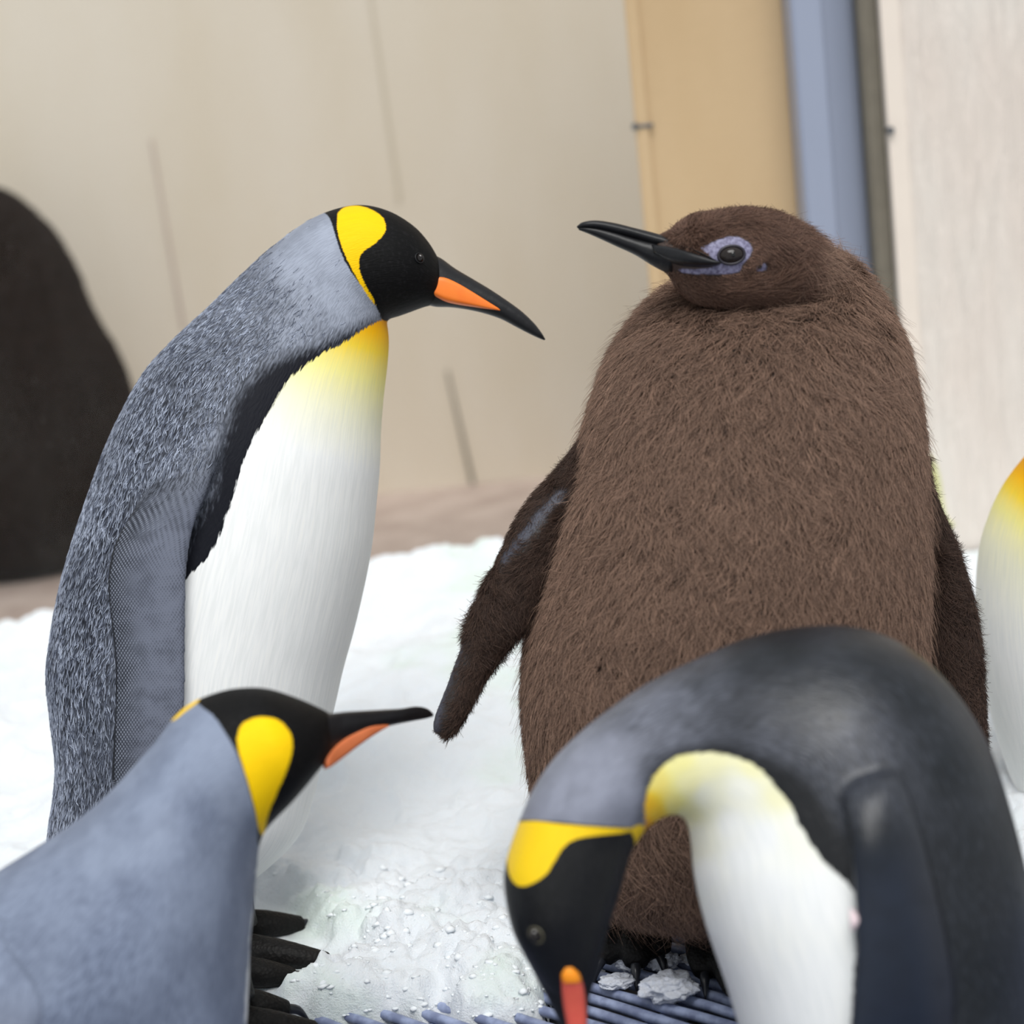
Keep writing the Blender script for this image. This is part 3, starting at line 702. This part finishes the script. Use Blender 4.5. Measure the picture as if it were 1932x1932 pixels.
# --- bending adult in front of the chick
BD = 2.00
bent = dict(d=BD, anchor=(1600, 1600), voxel=.0032,
  rings=[(1500, 2165, 1900, 2150, .06), (1460, 2120, 1962, 2105, .115), (1435, 2060, 1985, 2045, .14), (1408, 1985, 1982, 1970, .148), (1373, 1868, 1962, 1850, .15), (1331, 1745, 1938, 1680, .15), (1310, 1655, 1906, 1540, .146),
         (1304, 1595, 1862, 1405, .138), (1296, 1553, 1797, 1300, .128), (1282, 1537, 1716, 1222, .118), (1264, 1534, 1620, 1184, .106), (1247, 1539, 1520, 1182, .096), (1232, 1548, 1420, 1201, .086), (1219, 1560, 1320, 1241, .077),
         (1209, 1574, 1220, 1291, .07), (1200, 1588, 1120, 1361, .066), (1193, 1602, 1047, 1430, .063), (1187, 1618, 1002, 1497, .061), (1181, 1640, 970, 1575, .061), (1171, 1676, 951, 1645, .06), (1158, 1718, 956, 1712, .057), (1145, 1760, 970, 1764, .051), (1132, 1806, 995, 1812, .042), (1122, 1840, 1020, 1853, .032), (1113, 1868, 1040, 1885, .02)],
  flippers=[[(1615, 1455, 1660, 1440, .006, .112, .112), (1592, 1500, 1700, 1470, .018, .138, .132), (1604, 1590, 1735, 1560, .02, .16, .14), (1611, 1680, 1760, 1650, .017, .165, .145), (1615, 1780, 1785, 1760, .015, .168, .146), (1610, 1870, 1798, 1860, .014, .168, .145), (1603, 1945, 1798, 1945, .014, .165, .142), (1606, 2020, 1785, 2025, .013, .16, .138), (1625, 2085, 1760, 2095, .010, .152, .135), (1660, 2125, 1725, 2130, .006, .145, .135)],
            [(1590, 1510, 1712, 1480, .022, -.135, -.13), (1611, 1680, 1760, 1650, .017, -.155, -.145), (1610, 1870, 1798, 1860, .014, -.158, -.145), (1630, 2100, 1755, 2110, .011, -.15, -.135)]],
  trail=[(1712, 1480), (1735, 1560), (1760, 1650), (1785, 1760), (1798, 1860), (1800, 1960)],
  belly=[[(1196, 1604), (1206, 1580), (1217, 1556), (1216, 1520), (1225, 1482), (1245, 1450), (1275, 1429), (1310, 1420), (1352, 1420), (1400, 1432), (1432, 1448), (1465, 1484), (1490, 1520), (1511, 1560), (1536, 1600), (1572, 1642), (1606, 1672), (1616, 1700), (1614, 1760), (1612, 1830), (1606, 1932), (1600, 2050), (1590, 2200), (1300, 2220), (1250, 2000), (1230, 1700), (1215, 1610)]],
  dark=[[(1196, 1575), (1206, 1545), (1212, 1510), (1222, 1470), (1245, 1435), (1280, 1412), (1330, 1402), (1380, 1402), (1440, 1425), (1500, 1450), (1550, 1500), (1580, 1560), (1600, 1600), (1630, 1680), (1640, 1750), (1580, 1700), (1480, 1560), (1400, 1470), (1300, 1450), (1240, 1500)]],
  head=[[(940, 1546), (985, 1546), (1060, 1551), (1120, 1557), (1180, 1561), (1204, 1566), (1204, 1600), (1195, 1640), (1190, 1700), (1160, 1800), (1150, 1950), (900, 1950), (900, 1600)]],
  patch=[[(975, 1551), (1010, 1549), (1060, 1555), (1120, 1560), (1180, 1563), (1204, 1562), (1180, 1571), (1122, 1577), (1085, 1584), (1062, 1600), (1046, 1626), (1030, 1650), (1005, 1667), (980, 1672), (963, 1656), (956, 1625), (958, 1592)], [(1190, 1566), (1204, 1556), (1216, 1560), (1212, 1580), (1204, 1604), (1196, 1630), (1190, 1620), (1198, 1590)]],
  g=[(1050, 1480, .05), (1120, 1500, 0), (1170, 1540, .08), (1020, 1530, .08), (1180, 1420, .12), (1200, 1350, .45), (1280, 1330, .6), (1330, 1290, .8), (1240, 1440, .55), (1420, 1240, .97), (1480, 1220, 1), (1420, 1340, .85), (1500, 1300, .95), (1560, 1300, .95), (1650, 1220, 1), (1750, 1300, 1), (1800, 1450, 1), (1880, 1600, 1), (1450, 1420, .75), (1540, 1480, .85), (1650, 1600, 1), (1700, 1800, 1), (1850, 1850, 1), (1700, 1500, .9), (1620, 1400, .8)],
  yel=[(1200, 1590, 1), (1212, 1560, .95), (1222, 1520, .8), (1240, 1530, .75), (1235, 1470, .55), (1270, 1520, .5), (1290, 1540, .35), (1280, 1440, .42), (1300, 1480, .35), (1340, 1425, .32), (1330, 1500, .18), (1420, 1445, .32), (1400, 1490, .1), (1470, 1500, .28), (1320, 1580, .1), (1380, 1560, .02), (1500, 1570, .1), (1440, 1580, 0), (1400, 1700, 0), (1550, 1700, 0), (1500, 1900, 0), (1330, 1650, 0), (1400, 1620, 0), (1450, 1680, 0), (1400, 1850, 0), (1450, 2000, 0), (1550, 1850, 0), (1550, 2100, 0), (1360, 1750, 0)],
  bill=[(1140, 1800, 990, 1805, .032), (1128, 1835, 1014, 1848, .027), (1113, 1880, 1037, 1892, .02), (1108, 1930, 1057, 1936, .016), (1104, 1985, 1072, 1990, .0125), (1099, 2035, 1083, 2040, .009), (1094, 2075, 1090, 2078, .004), (1092, 2090, 1091, 2091, .0015)],
  plate=[(1062, 1813, 1080, 1812, .041), (1055, 1828, 1093, 1826, .041), (1056, 1850, 1100, 1848, .036), (1061, 1890, 1105, 1886, .027), (1069, 1935, 1107, 1932, .0195), (1077, 1985, 1105, 1983, .015), (1085, 2030, 1098, 2030, .011)],
  plate_mat=M['coral'], plate_label='coral-red plate along the lower bill',
  eye=(1012, 1764, .0075), lid_mat=M['palebrown'],
  feet=[[(1560, 2150, 1490, 2190), (1600, 2165, 1545, 2220), (1645, 2165, 1620, 2225)], [(1740, 2150, 1700, 2215), (1790, 2150, 1770, 2220), (1830, 2140, 1835, 2205)]])
M['bent'] = plumage('plumage_dark', srgb(146, 150, 166), srgb(11, 18, 26), srgb(5, 7, 11), srgb(134, 138, 170), srgb(9, 11, 16), srgb(250, 208, 16), dash=.5, spec=.42, rough=.38, flipc=srgb(22, 31, 47), rowk=.15)
bp = PZ(1700, 2190, 0.0)
broot, bbody, bbvh = make_bird('king_penguin', 'dark-backed penguin bent forward with its bill down to the grating', bent, M['bent'], bp)
# orange rim above the coral plate and a stray pale feather tuft at the flipper's edge
pl = [o for o in bpy.data.objects if o.name.startswith('bill_plate') and o.parent.parent == broot][0]
b = loft([(1061, 1808, 1080, 1807, .0425), (1054, 1822, 1092, 1820, .0432), (1056, 1838, 1097, 1836, .0412)], BD, 5, 28, .42)
q = NT('plate_rim_amber'); M['amber'] = q.fin(q.mix(q.noise(q.obj(), 60), srgb(250, 140, 20), srgb(252, 158, 30)), .42)
link('plate_rim', new_mesh('plate_rim', b['V'], b['F']), M['amber'], pl.parent, bp)
b = loft([(1604, 1712, 1606, 1760, .006), (1614, 1720, 1614, 1750, .006), (1624, 1732, 1624, 1742, .004), (1630, 1737, 1630, 1739, .002)], BD - .165, 4, 12)
tf = link('feather_tuft', new_mesh('feather_tuft', b['V'], b['F']), plain('tuft_pink_white', srgb(240, 218, 222), .7, .05), broot, bp); tf['label'] = 'pale pink feather tuft'

# --- crouching adult seen from behind
LD = 2.05
left = dict(d=LD, anchor=(250, 1750), voxel=.0034,
  rings=[(-330, 2190, 10, 2330, .06, -.02), (-350, 2060, 110, 2320, .11), (-290, 1910, 270, 2230, .14), (-180, 1775, 400, 2110, .155), (-60, 1680, 455, 1990, .16), (40, 1616, 466, 1880, .155), (120, 1565, 469, 1790, .145),
         (190, 1510, 476, 1720, .13), (246, 1453, 481, 1662, .115), (292, 1400, 484, 1622, .10), (328, 1354, 489, 1594, .088), (358, 1328, 498, 1572, .078), (395, 1311, 515, 1551, .07), (442, 1299, 545, 1521, .064), (500, 1299, 575, 1487, .06), (558, 1317, 602, 1453, .052, -.012), (604, 1337, 620, 1432, .038, -.025), (624, 1347, 630, 1420, .024, -.035)],
  flippers=[[(-20, 1720, 120, 1760, .02, .09, .12), (-80, 1830, 90, 1880, .018, .12, .15), (-110, 1960, 50, 2000, .014, .14, .165), (-120, 2090, 0, 2120, .010, .14, .16), (-110, 2180, -60, 2190, .005, .14, .15)]],
  belly_far=-.105,
  belly=[[(484, 1640), (500, 1640), (500, 2000), (466, 2000), (462, 1900), (470, 1800), (473, 1740), (481, 1700)]],
  head=[[(362, 1318), (384, 1336), (404, 1352), (426, 1384), (446, 1420), (461, 1460), (475, 1510), (486, 1556), (490, 1600), (540, 1600), (680, 1500), (700, 1300), (500, 1270), (380, 1290)]],
  patch=[[(447, 1392), (455, 1368), (475, 1356), (500, 1352), (526, 1359), (545, 1378), (552, 1402), (548, 1432), (536, 1466), (521, 1500), (507, 1535), (497, 1576), (488, 1562), (482, 1530), (472, 1490), (460, 1450), (450, 1416)], [(312, 1362), (330, 1330), (352, 1316), (376, 1316), (372, 1326), (350, 1342), (330, 1358)]],
  g=[(400, 1420, .12), (440, 1500, .1), (350, 1450, .2), (380, 1540, .38), (430, 1600, .25), (300, 1560, .15), (200, 1600, .12), (250, 1700, .45), (350, 1700, .25), (200, 1800, .5), (100, 1700, .3), (50, 1850, .3), (300, 1850, .35), (400, 1850, .2), (150, 1920, .5), (430, 1750, .15)],
  bill=[(598, 1345, 610, 1440, .026, -.02), (622, 1346, 618, 1438, .0235, -.032), (650, 1343, 640, 1420, .0195, -.05), (685, 1341, 680, 1394, .016, -.072), (720, 1339, 718, 1375, .0135, -.095), (755, 1337, 752, 1366, .011, -.115), (785, 1333, 782, 1360, .008, -.135), (806, 1337, 803, 1356, .005, -.15), (818, 1347, 817, 1352, .002, -.158)],
  plate=[(611, 1440, 613, 1450, .010, -.02), (622, 1420, 626, 1444, .0245, -.03), (642, 1398, 646, 1430, .0215, -.048), (668, 1380, 672, 1410, .018, -.065), (698, 1368, 700, 1390, .0155, -.082), (722, 1365, 722, 1376, .0135, -.098), (735, 1366, 735, 1369, .011, -.105)],
  plate_mat=M['dull'], plate_label='dull orange plate under the bill',
  feet=[[(60, 2310, 150, 2330), (60, 2335, 170, 2375), (50, 2360, 130, 2410)], [(-150, 2290, -60, 2310), (-150, 2320, -40, 2350), (-160, 2340, -80, 2390)]])
M['left'] = plumage('plumage_pale', srgb(140, 150, 170), srgb(92, 104, 130), srgb(58, 66, 86), srgb(140, 150, 180), srgb(30, 34, 44), srgb(249, 204, 8), dash=.5)
make_bird('king_penguin', 'penguin seen from behind with plain grey back and head turned sideways', left, M['left'], PZ(0, 2330, 0.0))

# --- adult at the frame's edge
ED = 2.75
right = dict(d=ED, anchor=(2100, 1200), voxel=.004,
  rings=[(2010, 1720, 2230, 1720, .05), (1975, 1650, 2320, 1650, .10), (1950, 1580, 2370, 1580, .125), (1928, 1520, 2390, 1520, .137), (1893, 1420, 2403, 1430, .147), (1868, 1330, 2406, 1340, .152), (1851, 1240, 2402, 1250, .154), (1844, 1140, 2387, 1160, .152), (1850, 1040, 2360, 1070, .146),
         (1868, 975, 2330, 980, .138), (1893, 920, 2300, 900, .126), (1922, 878, 2272, 830, .11), (1955, 840, 2245, 770, .095), (1985, 800, 2222, 715, .08), (2005, 750, 2205, 660, .07), (2020, 690, 2195, 600, .066), (2050, 640, 2188, 575, .064), (2100, 610, 2192, 560, .05)],
  flippers=[[(2080, 900, 2200, 880, .02, .12, .12), (2060, 1000, 2220, 990, .018, .15, .145), (2060, 1150, 2215, 1150, .014, .165, .15), (2070, 1300, 2215, 1300, .012, .165, .152), (2090, 1450, 2190, 1450, .010, .155, .15), (2120, 1540, 2150, 1540, .006, .15, .15)]],
  extra=[[(2030, 640, 2150, 560, .05), (2080, 620, 2130, 520, .058), (2150, 640, 2200, 520, .058), (2210, 650, 2240, 540, .05), (2250, 650, 2265, 575, .03)]],
  belly=[[(2040, 700), (2060, 760), (2070, 850), (2060, 950), (2040, 1100), (2060, 1400), (2120, 1700), (1900, 1800), (1800, 1500), (1800, 1000), (1880, 850), (1980, 700)]],
  head=[[(2000, 690), (2100, 680), (2300, 700), (2300, 480), (2000, 480)]],
  patch=[[(2090, 600), (2130, 590), (2140, 640), (2080, 690)]],
  g=[(2200, 800, .3), (2300, 1000, .8), (2300, 1400, .9)],
  yel=lambda x, y: np.interp(y + .9 * (1932 - x), [870, 900, 940, 980, 1030, 1090, 1180, 1260], [.95, .88, .72, .52, .34, .2, .06, 0]),
  bill=[(2235, 575, 2235, 650, .022), (2280, 590, 2278, 655, .017), (2340, 625, 2335, 670, .012), (2400, 665, 2396, 690, .008), (2430, 695, 2428, 700, .003)],
  plate=[(2250, 620, 2250, 645, .021), (2290, 630, 2290, 655, .0175), (2330, 648, 2330, 664, .0135)], plate_mat=M['plate'], plate_label='orange plate along the lower bill',
  feet=[[(2060, 1750, 1990, 1800), (2090, 1760, 2030, 1825), (2120, 1765, 2090, 1830)], [(2180, 1770, 2120, 1850), (2210, 1780, 2170, 1860), (2240, 1780, 2220, 1855)]])
make_bird('king_penguin', 'white-bellied penguin with orange-yellow throat beside the brown chick, mostly cut off', right, M['adult'], PZ(2110, 1790, 0.0))

# ------------------------------------------------------------------ chicks
CD = 2.45
chick_rings = [(1470, 472, 1550, 470, .03, -.03), (1395, 496, 1600, 505, .065, -.025), (1300, 535, 1634, 540, .082, -.02), (1240, 573, 1662, 590, .105, -.012), (1194, 625, 1686, 640, .13, -.005), (1156, 690, 1704, 700, .152, 0), (1122, 790, 1722, 800, .178, 0), (1095, 900, 1730, 900, .19, 0), (1062, 1000, 1734, 1000, .20, 0),
               (1035, 1100, 1734, 1100, .205, 0), (1010, 1200, 1732, 1200, .205, 0), (1000, 1300, 1730, 1300, .20, 0), (1006, 1400, 1724, 1400, .192, 0), (1025, 1500, 1708, 1500, .18, 0), (1070, 1600, 1680, 1600, .16, 0), (1120, 1675, 1625, 1675, .13, 0), (1190, 1715, 1560, 1715, .08, 0)]
chick_head = [(1236, 446, 1242, 503, .014, .11), (1262, 440, 1266, 522, .025, .108), (1280, 431, 1283, 538, .034, .10), (1305, 420, 1308, 553, .043, .10), (1342, 415, 1343, 563, .051, .098), (1390, 412, 1390, 569, .056, .092), (1436, 420, 1440, 572, .059, .08), (1482, 438, 1488, 578, .06, .058), (1532, 464, 1530, 598, .06, .03), (1582, 500, 1570, 630, .055, -.005)]
chick_fl = [[(1150, 760, 1240, 850, .03, .0), (1076, 866, 1115, 960, .034, .01), (1022, 925, 1085, 1020, .03, .02), (972, 990, 1052, 1075, .027, .028), (936, 1060, 1022, 1125, .023, .034), (908, 1125, 990, 1180, .020, .038), (884, 1185, 948, 1232, .017, .042), (862, 1240, 915, 1283, .015, .045), (840, 1300, 888, 1335, .013, .047), (820, 1350, 866, 1374, .011, .048), (815, 1380, 848, 1394, .006, .048)],
            [(1680, 830, 1735, 860, .03, -.02), (1700, 930, 1758, 940, .03, -.03), (1725, 1040, 1795, 1030, .028, -.035), (1738, 1120, 1822, 1110, .025, -.035), (1748, 1200, 1840, 1190, .022, -.033), (1765, 1290, 1853, 1285, .019, -.03), (1788, 1380, 1860, 1375, .016, -.028), (1815, 1460, 1858, 1455, .011, -.026), (1835, 1500, 1850, 1498, .005, -.025)]]
cb = PZ(1280, 1830, 0.0)
croot = empty('penguin_chick', cb, 'fluffy brown penguin chick standing with bill raised, lilac skin around eye', 'penguin chick')
parts = [loft(chick_rings, CD, 6, 64, tag=0), loft(chick_head, CD, 6, 40, tag=2)] + [loft(f, CD, 6, 28, tag=1) for f in chick_fl]
me, V, tr = fuse(parts, .0036, 4)
x, y = proj(V)
skinp = [(1320, 468), (1343, 457), (1371, 446), (1392, 446), (1413, 457), (1421, 470), (1413, 487), (1399, 501), (1398, 512), (1380, 517), (1358, 518), (1313, 518), (1286, 515), (1276, 506), (1310, 508), (1342, 505), (1350, 498), (1340, 484)]
earp = [(1421, 508), (1430, 500), (1439, 490), (1446, 500), (1447, 508), (1432, 515)]
skin = np.maximum(sdf(x, y, skinp), sdf(x, y, earp))
nearside = ((V - P(np.array(1380.), np.array(480.), np.array(CD))) @ -F) > 0.02
skin = np.where(nearside, skin, -100)
edge1 = linedist(x, y, [(1066, 925), (1040, 952), (1005, 990), (975, 1030), (955, 1055)])
edge2 = linedist(x, y, [(1752, 1030), (1775, 1060), (1795, 1110)])
edge3 = linedist(x, y, [(870, 1215), (850, 1270), (830, 1330), (822, 1375)])
wv = (V - P(x, y, np.full(len(x), CD))) @ -F
bare = np.where(wv > 0, np.maximum(np.maximum(11 - edge1, 9 - edge2), 7 - edge3), -50)
tag = tr['tag']; isf = np.where((x < 1120) | (x > 1690), np.clip(1 - np.abs(tag - 1) * 1.6, 0, 1), 0); ish = np.clip(tag - 1, 0, 1) * np.clip((1530 - x) / 90, 0, 1)
attr(me, 'skin', skin); attr(me, 'bare', bare); attr(me, 'flip', isf)
q = NT('chick_skin'); col = q.mix(q.noise(q.obj(), 60, 3), srgb(48, 36, 31), srgb(70, 53, 45))
col = q.mix(q.at('flip'), col, srgb(34, 28, 27))
nb = q.noise(q.obj(), 500, 3)
col = q.mix(q.mr(q.at('bare'), -6, 8), col, q.mix(nb, srgb(34, 33, 38), srgb(78, 80, 95)))
ns = q.noise(q.obj(), 260, 3)
col = q.mix(q.mr(q.at('skin'), -1.5, 2), col, q.mix(q.mr(ns, .3, .7), srgb(92, 88, 116), srgb(142, 140, 168)))
q.bump(nb, .001, .6); M['chick_skin'] = q.fin(col, .55)
tri = tri_of(me)
Fs = [tuple(p.vertices) for p in me.polygons]; cbvh = BVHTree.FromPolygons([tuple(v) for v in V], Fs)
body = link('body', me, M['chick_skin'], croot, cb)
down = np.array([0, 0, -1.0])
flow = tr['ax'] + np.where(ish[:, None] > .5, 0, .35) * down
gape = sdf(x, y, [(1225, 452), (1262, 464), (1292, 472), (1325, 486), (1356, 501), (1356, 510), (1300, 513), (1262, 510), (1228, 500)])
gape = np.where(nearside, gape, -100)
dens = np.where(np.maximum(skin, gape) > -3, 0.0, 1.0) * np.where(bare > 0, .10, 1.0) * (1 + 1.2 * ish)
# stubble thins toward the bill
cap = np.clip((x - 1250) / 40, 0.25, 1); dens = dens * np.where(ish > .5, cap, 1)
length = .022 * (1 - isf) * (1 - ish) + isf * .018 + ish * np.clip(.009 + (x - 1260) / 200 * .010, .008, .02)
length = length * np.clip(-np.maximum(skin, gape) / 26, .25, 1)
length = length * np.where((wv > 0) & (isf > .3), np.clip(-bare / 22, .45, 1), 1)
low = np.clip((y - 1400) / 250, 0, 1); length = length * (1 + .35 * low * (1 - isf))
tipf = np.clip((y - 1150) / 200, 0, 1) * isf; length = length * (1 - .45 * tipf)
under = np.clip((x - 1300) / 50, 0, 1)
lift = .80 * (1 - isf) * (1 - ish) + .6 * isf + ish * .9
nrm_r = np.full(len(V), .00042) * (1 - .35 * ish)
M['fur'] = furmat('chick_down', srgb(42, 33, 29), srgb(166, 135, 116), srgb(94, 75, 65))
M['fur_dk'] = furmat('chick_flipper_down', srgb(28, 22, 20), srgb(88, 68, 58), srgb(48, 37, 33))
M['fur_hd'] = furmat('chick_head_down', srgb(32, 24, 21), srgb(130, 100, 85), srgb(74, 56, 48))
fur('down', croot, cb, V, tri, dens * (1 - isf) * (1 - ish), length, flow, lift, .00040, 320000, M['fur'], 1)
fur('flipper_down', croot, cb, V, tri, dens * isf, length, tr['ax'], lift, .00034, 90000, M['fur_dk'], 2)
fur('head_down', croot, cb, V, tri, dens * ish, length, flow, lift, .00036, 80000, M['fur_hd'], 3, .3, 5, .7, .0006, (.35, 1.45))
stray = np.where(rng.uniform(size=len(V)) < .5, 1.0, 0.0)
fur('stray_down', croot, cb, V, tri, dens * (1 - isf) * (1 - ish), length * 1.35, flow, lift * 1.15, .00022, 22000, M['fur'], 9, .45)
# bill
ub = loft([(1088, 427, 1090, 431, .002, .11), (1100, 419, 1103, 431, .0065, .11), (1125, 416, 1125, 433, .0085, .11), (1160, 421, 1158, 441, .010, .11), (1200, 431, 1196, 452, .012, .11), (1235, 440, 1230, 464, .0145, .11), (1265, 450, 1258, 472, .0185, .11), (1300, 470, 1295, 480, .0315, .11), (1330, 488, 1325, 494, .041, .11), (1352, 503, 1350, 505, .046, .11)], CD, 5, 20)
bill = link('bill', new_mesh('bill', ub['V'], ub['F']), M['bill'], croot, cb); bill['label'] = 'black slightly curved bill'
lb = loft([(1091, 429, 1092, 434, .002, .11), (1105, 428, 1110, 441, .005, .11), (1130, 430, 1135, 452, .007, .11), (1160, 437, 1163, 465, .009, .11), (1195, 447, 1198, 481, .0115, .11), (1228, 454, 1232, 502, .0145, .11), (1256, 462, 1268, 520, .022, .11)], CD, 5, 20)
lbo = link('lower_mandible', new_mesh('lower_mandible', lb['V'], lb['F']), M['bill'], bill, cb)
lp = loft([(1228, 464, 1232, 482, .019, .11), (1258, 469, 1264, 500, .031, .11), (1285, 478, 1292, 508, .043, .11), (1315, 489, 1318, 511, .0505, .11), (1340, 500, 1340, 510, .0545, .11), (1352, 504, 1352, 507, .0545, .11)], CD, 5, 28, .5)
link('bill_plate', new_mesh('bill_plate', lp['V'], lp['F']), M['bill'], bill, cb)
# eye
l, n = hit(cbvh, 1380, 481)
ct, st = math.cos(.14), math.sin(.14); a1 = ct * R + st * U; a2 = -st * R + ct * U
eye = ellipsoid('eye', l - n * .002, a1 * .0132, a2 * .0090, n * .0075, M['iris'], croot, cb, 32, 18)
ellipsoid('pupil', l + n * .0046 + R * .0008, a1 * .0028, a2 * .0030, n * .0014, M['pupil'], eye, cb, 16, 10)
ring_mesh('eyelid', l + n * .0005, a1 * .0136, a2 * .0094, n, .0015, M['lid'], croot, cb)
l2, n2 = hit(cbvh, 1433, 503)
ellipsoid('ear_opening', l2, R * .0025, U * .0022, n2 * .0008, M['pupil'], croot, cb, 16, 8)
make_foot(croot, cb, [(1170, 1752, 1136, 1812), (1200, 1758, 1200, 1822), (1225, 1752, 1246, 1806)], radius=.021)
make_foot(croot, cb, [(1330, 1765, 1330, 1840), (1370, 1775, 1388, 1872), (1400, 1765, 1430, 1850)], radius=.021)

# --- chick behind the pane
rp = PZ(-60, 1088, zrear); RD = float((rp - C) @ F)
rroot = empty('penguin_chick', (rp[0], rp[1], zrear), 'dark brown fluffy chick standing behind the clear pane, blurred', 'penguin chick')
rr = [(-150, 342, -40, 348, .05), (-190, 372, 25, 372, .10), (-230, 430, 92, 430, .14), (-262, 500, 136, 500, .165), (-300, 590, 172, 585, .19), (-330, 680, 225, 680, .21), (-345, 780, 255, 780, .225), (-350, 880, 262, 880, .23), (-340, 980, 240, 975, .22), (-310, 1050, 200, 1045, .19), (-270, 1082, 150, 1078, .15)]
me, V2, tr2 = fuse([loft(rr, RD, 5, 48), loft([(-100, 350, -60, 470, .06), (-170, 320, -150, 450, .07), (-240, 330, -235, 430, .055), (-280, 355, -278, 410, .03)], RD, 5, 32, tag=2)], .008, 4)
q = NT('rear_chick_skin'); link('body', me, q.fin(q.mix(q.noise(q.obj(), 20), srgb(22, 14, 9), srgb(34, 22, 15)), .9, .1), rroot, rroot.location)
M['fur_rear'] = furmat('rear_chick_down', srgb(16, 10, 7), srgb(46, 31, 22), srgb(28, 18, 12))
one = np.ones(len(V2))
fur('down', rroot, np.array(rroot.location), V2, tri_of(me), one, one * .024, tr2['ax'] + down * .4, one * .5, .0009, 60000, M['fur_rear'], 5)
b = loft([(-270, 365, -270, 405, .02), (-320, 368, -320, 398, .013), (-400, 378, -400, 394, .006), (-430, 388, -430, 390, .002)], RD, 4, 16); link('bill', new_mesh('bill', b['V'], b['F']), M['bill'], rroot, rroot.location)

# ------------------------------------------------------------------ loose lumps of ice on the grating
q = NT('ice_lump'); n = q.noise(q.obj(), 160, 4); q.bump(n, .004, .8)
M['ice'] = q.fin(q.mix(n, srgb(216, 224, 242), srgb(246, 248, 254)), .3)
M['ice'].node_tree.nodes['Principled BSDF'].inputs['Transmission Weight'].default_value = .15
lumps = [(1262, 1862, .024, .6, 'largest rounded ice lump on the grating in front of the brown chick'),
         (1188, 1815, .012, .9, 'small ice lump beside the brown chick\'s claws'),
         (1252, 1812, .014, .7, 'ice lump just behind the largest lump on the grating'),
         (1165, 1852, .015, .45, 'flat crushed ice lump nearest the bent penguin\'s bill'),
         (1318, 1808, .016, .3, 'thin flat flake of ice under the brown chick')]
for i, (px, py, r, fl, lab) in enumerate(lumps):
    c = PZ(px, py, r * fl * .75); bm = bmesh.new(); bmesh.ops.create_icosphere(bm, subdivisions=5, radius=1)
    co = np.array([v.co[:] for v in bm.verts]); k = i * 13.7
    dsp = 1 + .22 * fbm(co[:, 0] * 2.2 + k, co[:, 1] * 2.2, co[:, 2] * 2.2, 4) + .05 * vnoise(co[:, 0] * 14 + k, co[:, 1] * 14, co[:, 2] * 14)
    co = co * dsp[:, None] * r * np.array([1.25, 1.0, fl])
    for v, p in zip(bm.verts, co): v.co = p
    me = bpy.data.meshes.new('ice_lump'); bm.to_mesh(me); bm.free(); me.polygons.foreach_set('use_smooth', [True] * len(me.polygons))
    o = bpy.data.objects.new('ice_lump', me); COL.objects.link(o); me.materials.append(M['ice']); o.location = Vector(c)
    props(o, lab, 'ice', 'loose ice lumps on the grating')
